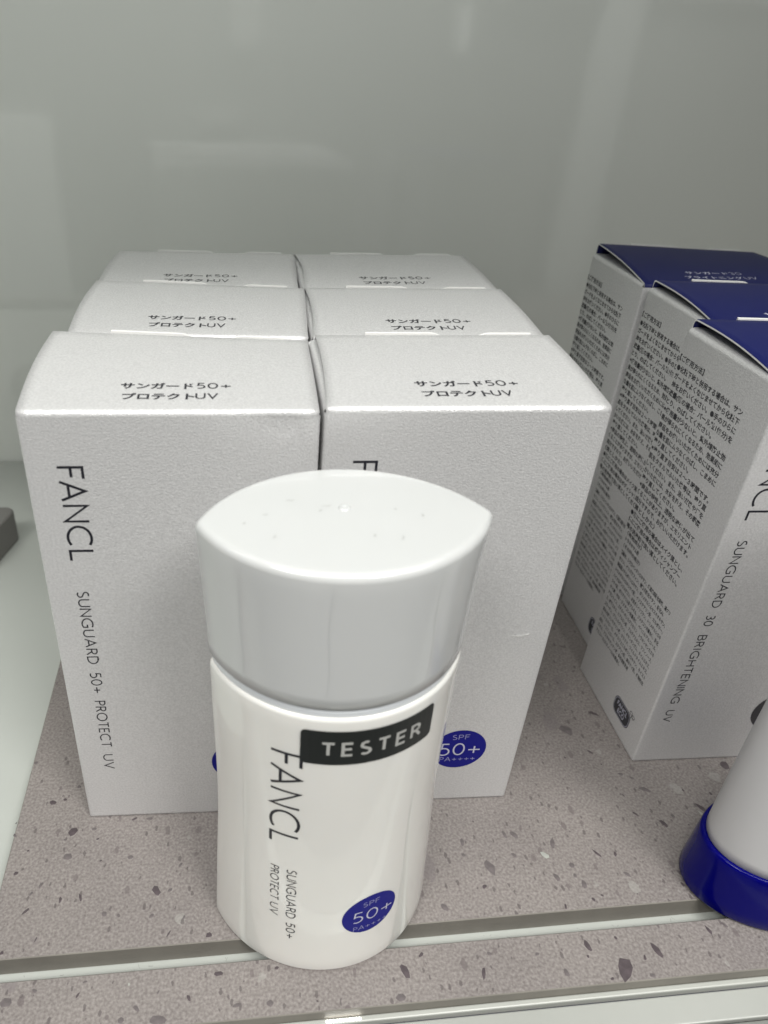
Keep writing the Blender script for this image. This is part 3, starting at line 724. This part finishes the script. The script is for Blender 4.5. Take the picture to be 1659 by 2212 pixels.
# cap with a gently dished top and a moulding nub
capp = bev(.0832, .1114, .0010)[0:0]
CH = .1123
a_ = [(.0003, .0836), (0, .0839)]+[(0, .0839+(CH-.0015-.0839)*k/10) for k in range(1, 11)]+[(.0015*(1-math.cos(R(90*i/8))), CH-.0015+.0015*math.sin(R(90*i/8))) for i in range(1, 9)]
RL = [[(x, y, z) for x, y in inset(d, z)] for d, z in a_]
base_top = inset(.0015, CH)
for k, dz in ((.95, .00002), (.8, .00005), (.6, .00007), (.35, .00009), (.15, .00009)):
    RL.append([(x*k, y*k, CH+dz) for x, y in base_top])
cap = obj('cap', rings(RL, True, True), M['cap'], bot, smooth=True)
V, F = rings([[(rr*math.cos(2*math.pi*i/20), rr*.9*math.sin(2*math.pi*i/20)+.0022, z) for i in range(20)] for rr, z in ((.0011, .11238), (.0009, .11262), (.0006, .11266), (.0004, .11245))], False, True)
obj('moulding_nub', (V, F), M['cap'], cap, smooth=True)
# tiny scuffs and lint on the cap top
V = []; F = []
for (x, y, L_, a) in ((-3.0, 3.0, 1.7, 10), (-4.2, 1.6, .7, 70), (-13.5, .9, .9, 20), (-17.2, -1.5, .6, 60), (3.6, -6.5, .8, 80), (8.0, -7.4, 1.2, 75), (12.8, -1.0, 1.1, 85), (-9.0, 5.2, 1.4, 5), (-12.5, -5.8, .9, 65), (8.6, 1.3, .4, 20)):
    pts = []; ang = R(a)
    for k in range(7):
        s_ = L_*(k/6-.5); pts.append((x+s_*math.cos(ang)-.18*math.sin(k*1.3)*math.sin(ang), y+s_*math.sin(ang)+.18*math.sin(k*1.3)*math.cos(ang)))
    ribbon(pts, .085, V, F, 112.43)
obj('lint', ([(x*.001, y*.001, h*.001) for x, y, h in V], F), M['lint'], cap)
def arcf(off):
    def f(s, z, h):
        R0, b = surf(z*.001); a = s*.001/R0; rr = R0+off*.001+h*.001; return (rr*math.sin(a)*1000, -(rr*math.cos(a)-(R0-b))*1000, z)
    return f
def twb(text, za, zb, u0, cap_, pen, wx=1.0):
    mm_ = word(text, 0, za-zb, 0, cap_, pen, wx=wx); return [(u0+y, za-x, h) for x, y, h in mm_[0]], mm_[1]
def refine(mesh, dx=1.5):   # split long horizontal spans so print follows the curve
    bm = bmesh.new(); vs = [bm.verts.new(v) for v in mesh[0]]
    for f in mesh[1]:
        try: bm.faces.new([vs[i] for i in f])
        except ValueError: pass
    x = -28
    while x < 28:
        bmesh.ops.bisect_plane(bm, geom=bm.verts[:]+bm.edges[:]+bm.faces[:], plane_co=(x, 0, 0), plane_no=(1, 0, 0)); x += dx
    y = min(v[1] for v in mesh[0])//3*3+3; y1 = max(v[1] for v in mesh[0])
    while y < y1:
        bmesh.ops.bisect_plane(bm, geom=bm.verts[:]+bm.edges[:]+bm.faces[:], plane_co=(0, y, 0), plane_no=(0, 1, 0)); y += 3
    bm.verts.index_update(); bm.faces.ensure_lookup_table()
    V = [tuple(v.co) for v in bm.verts]; F = [tuple(v.index for v in f.verts) for f in bm.faces]; bm.free(); return V, F
obj('brand_lettering', to3(refine(twb('FANCL', 71.2, 44.4, -14.1, 5.8, .62, wx=1.25)), arcf(.03)), M['ink'], bot)
obj('product_lettering', to3(refine(merge(twb('SUNGUARD', 36.5, 19.8, -10.35, 1.95, .26, 1.2), twb('50+', 17.7, 12.0, -10.25, 1.85, .26, 1.25),
                                         twb('PROTECT', 36.4, 24.9, -14.0, 1.75, .24, 1.2), twb('UV', 23.3, 19.3, -14.0, 1.75, .24, 1.15))), arcf(.03)), M['ink'], bot)
bd = obj('protection_badge', to3(refine(disc(8.35, 19.9, 6.6)), arcf(.03)), M['blue_ink'], bot)
obj('badge_number', to3(refine(word('50+', 4.3, 13.9, 17.9, 3.5, .34, wx=1.32)), arcf(.07)), M['pale_ink'], bd)
obj('badge_small_print', to3(refine(merge(word('SPF', 6.4, 10.3, 23.0, 1.5, .16, wx=1.3), word('PA++++', 4.6, 12.8, 14.8, 1.4, .13, wx=1.2))), arcf(.07)), M['pale_ink_dim'], bd)
# TESTER sticker, slightly proud of the bottle
P = []
for (x, y, a0) in ((17.7-1, 78.6-1, 0), (-8.6+1, 78.6-1, 90), (-8.6+1, 70.1+1, 180), (17.7-1, 70.2+1, 270)):
    for k in range(7): P.append((x+math.cos(R(a0+15*k)), y+math.sin(R(a0+15*k)), 0))
top_s = refine((P, [tuple(range(28))])); st = obj('tester_sticker', to3(top_s, arcf(.12)), M['sticker'], bot)
edgeV = []; edgeF = []
PP = []
for i in range(28):
    a = P[i]; b = P[(i+1) % 28]; n = max(1, int(abs(b[0]-a[0])/1.5))
    for k in range(n): PP.append((a[0]+(b[0]-a[0])*k/n, a[1]+(b[1]-a[1])*k/n))
f0 = arcf(.0); f1 = arcf(.12)
edgeV = [tuple(c*.001 for c in f0(x, y, 0)) for x, y in PP]+[tuple(c*.001 for c in f1(x, y, 0)) for x, y in PP]; n = len(PP)
obj('sticker_edge', (edgeV, [(i, (i+1) % n, n+(i+1) % n, n+i) for i in range(n)]), M['sticker'], st)
obj('tester_lettering', to3(refine(word('TESTER', -4.7, 14.4, 72.7, 3.0, .60, gap=.42)), arcf(.15)), M['sticker_ink'], st)
# fine raised ridges shaped to stand for vertical reflections in the clear shell
for (s, za, zb, wd) in ((-20.5, 1.5, 70.0, .08), (16.1, 1.5, 66.0, .08), (-20.0, 85.5, 109.9, .10), (-4.5, 86.0, 110.1, .10), (14.0, 85.5, 109.9, .08)):
    V = []; F = []
    for k in range(21):
        z = za+(zb-za)*k/20; t = math.sin(math.pi*k/20)
        for q, h in ((-1, 0), (0, .06*t), (1, 0)): V.append((s+q*wd+.25*math.sin(k*.35), z, h))
    for k in range(20):
        for j in (0, 1): a = k*3+j; F.append((a, a+1, a+4, a+3))
    obj('reflection_ridge', to3((V, F), arcf(.0)), M['cap'] if za > 81 else M['body'], cap if za > 81 else bot, smooth=True)

# ---------------------------------------------------------------- squeeze tube on its blue cap, cut by the right edge of the picture
tube = empty('squeeze_tube', 'white squeeze tube standing on its glossy dark blue cap at the right edge', 'tube', loc=(.1358, .1047, .0001), rot=(0, 0, 0))
def ell(rx, ry, z, n=64, p=2.0):
    return [(rx*math.copysign(abs(math.cos(2*math.pi*i/n))**(2/p), math.cos(2*math.pi*i/n)), ry*math.copysign(abs(math.sin(2*math.pi*i/n))**(2/p), math.sin(2*math.pi*i/n)), z) for i in range(n)]
prof = [(-.0012, 0), (-.0004, .0002), (0, .0010)]+[(-.0001*k, .001+.0152*k/5) for k in range(1, 6)]+[(-.0007, .0168), (-.0011, .0171), (-.0018, .0171), (-.0021, .0162)]
obj('tube_cap', rings([ell(.0250+d, .0152+d, z) for d, z in prof], True, True), M['tube_cap'], tube, smooth=True)
RL = []
for k in range(29):
    t = k/28; z = .0160+t*.1136
    rx = .0232+.0038*min(1, t*1.35); ry = .0132*(1-t**1.6)+.0007; RL.append(ell(rx, ry, z, p=2.0))
RL.insert(0, ell(.0222, .0124, .0158))
obj('tube_body', rings(RL, True, True), M['tube'], tube, smooth=True)
RL = [ell(.0270, .0010, z, p=6) for z in (.1290, .1296, .1380)]
obj('crimped_end', rings(RL, True, True), M['tube'], tube, smooth=False)

# ---------------------------------------------------------------- small dark holder at the left edge
P = []
for (x, y, a0) in ((.004, .010, 0), (-.020, .010, 90), (-.020, -.012, 180), (-.001, -.012, 270)):
    for k in range(7): P.append((x+.004*math.cos(R(a0+15*k)), y+.004*math.sin(R(a0+15*k))))
ho = obj('dark_holder', prism_bm(P, 0, .015), M['dark_part']); ho.location = (-.1068, .262, -TH)
bv = ho.modifiers.new('edge', 'BEVEL'); bv.width = .0012; bv.segments = 3
tag(ho, 'small dark grey block with rounded corners on the white shelf, at the left edge', 'holder')
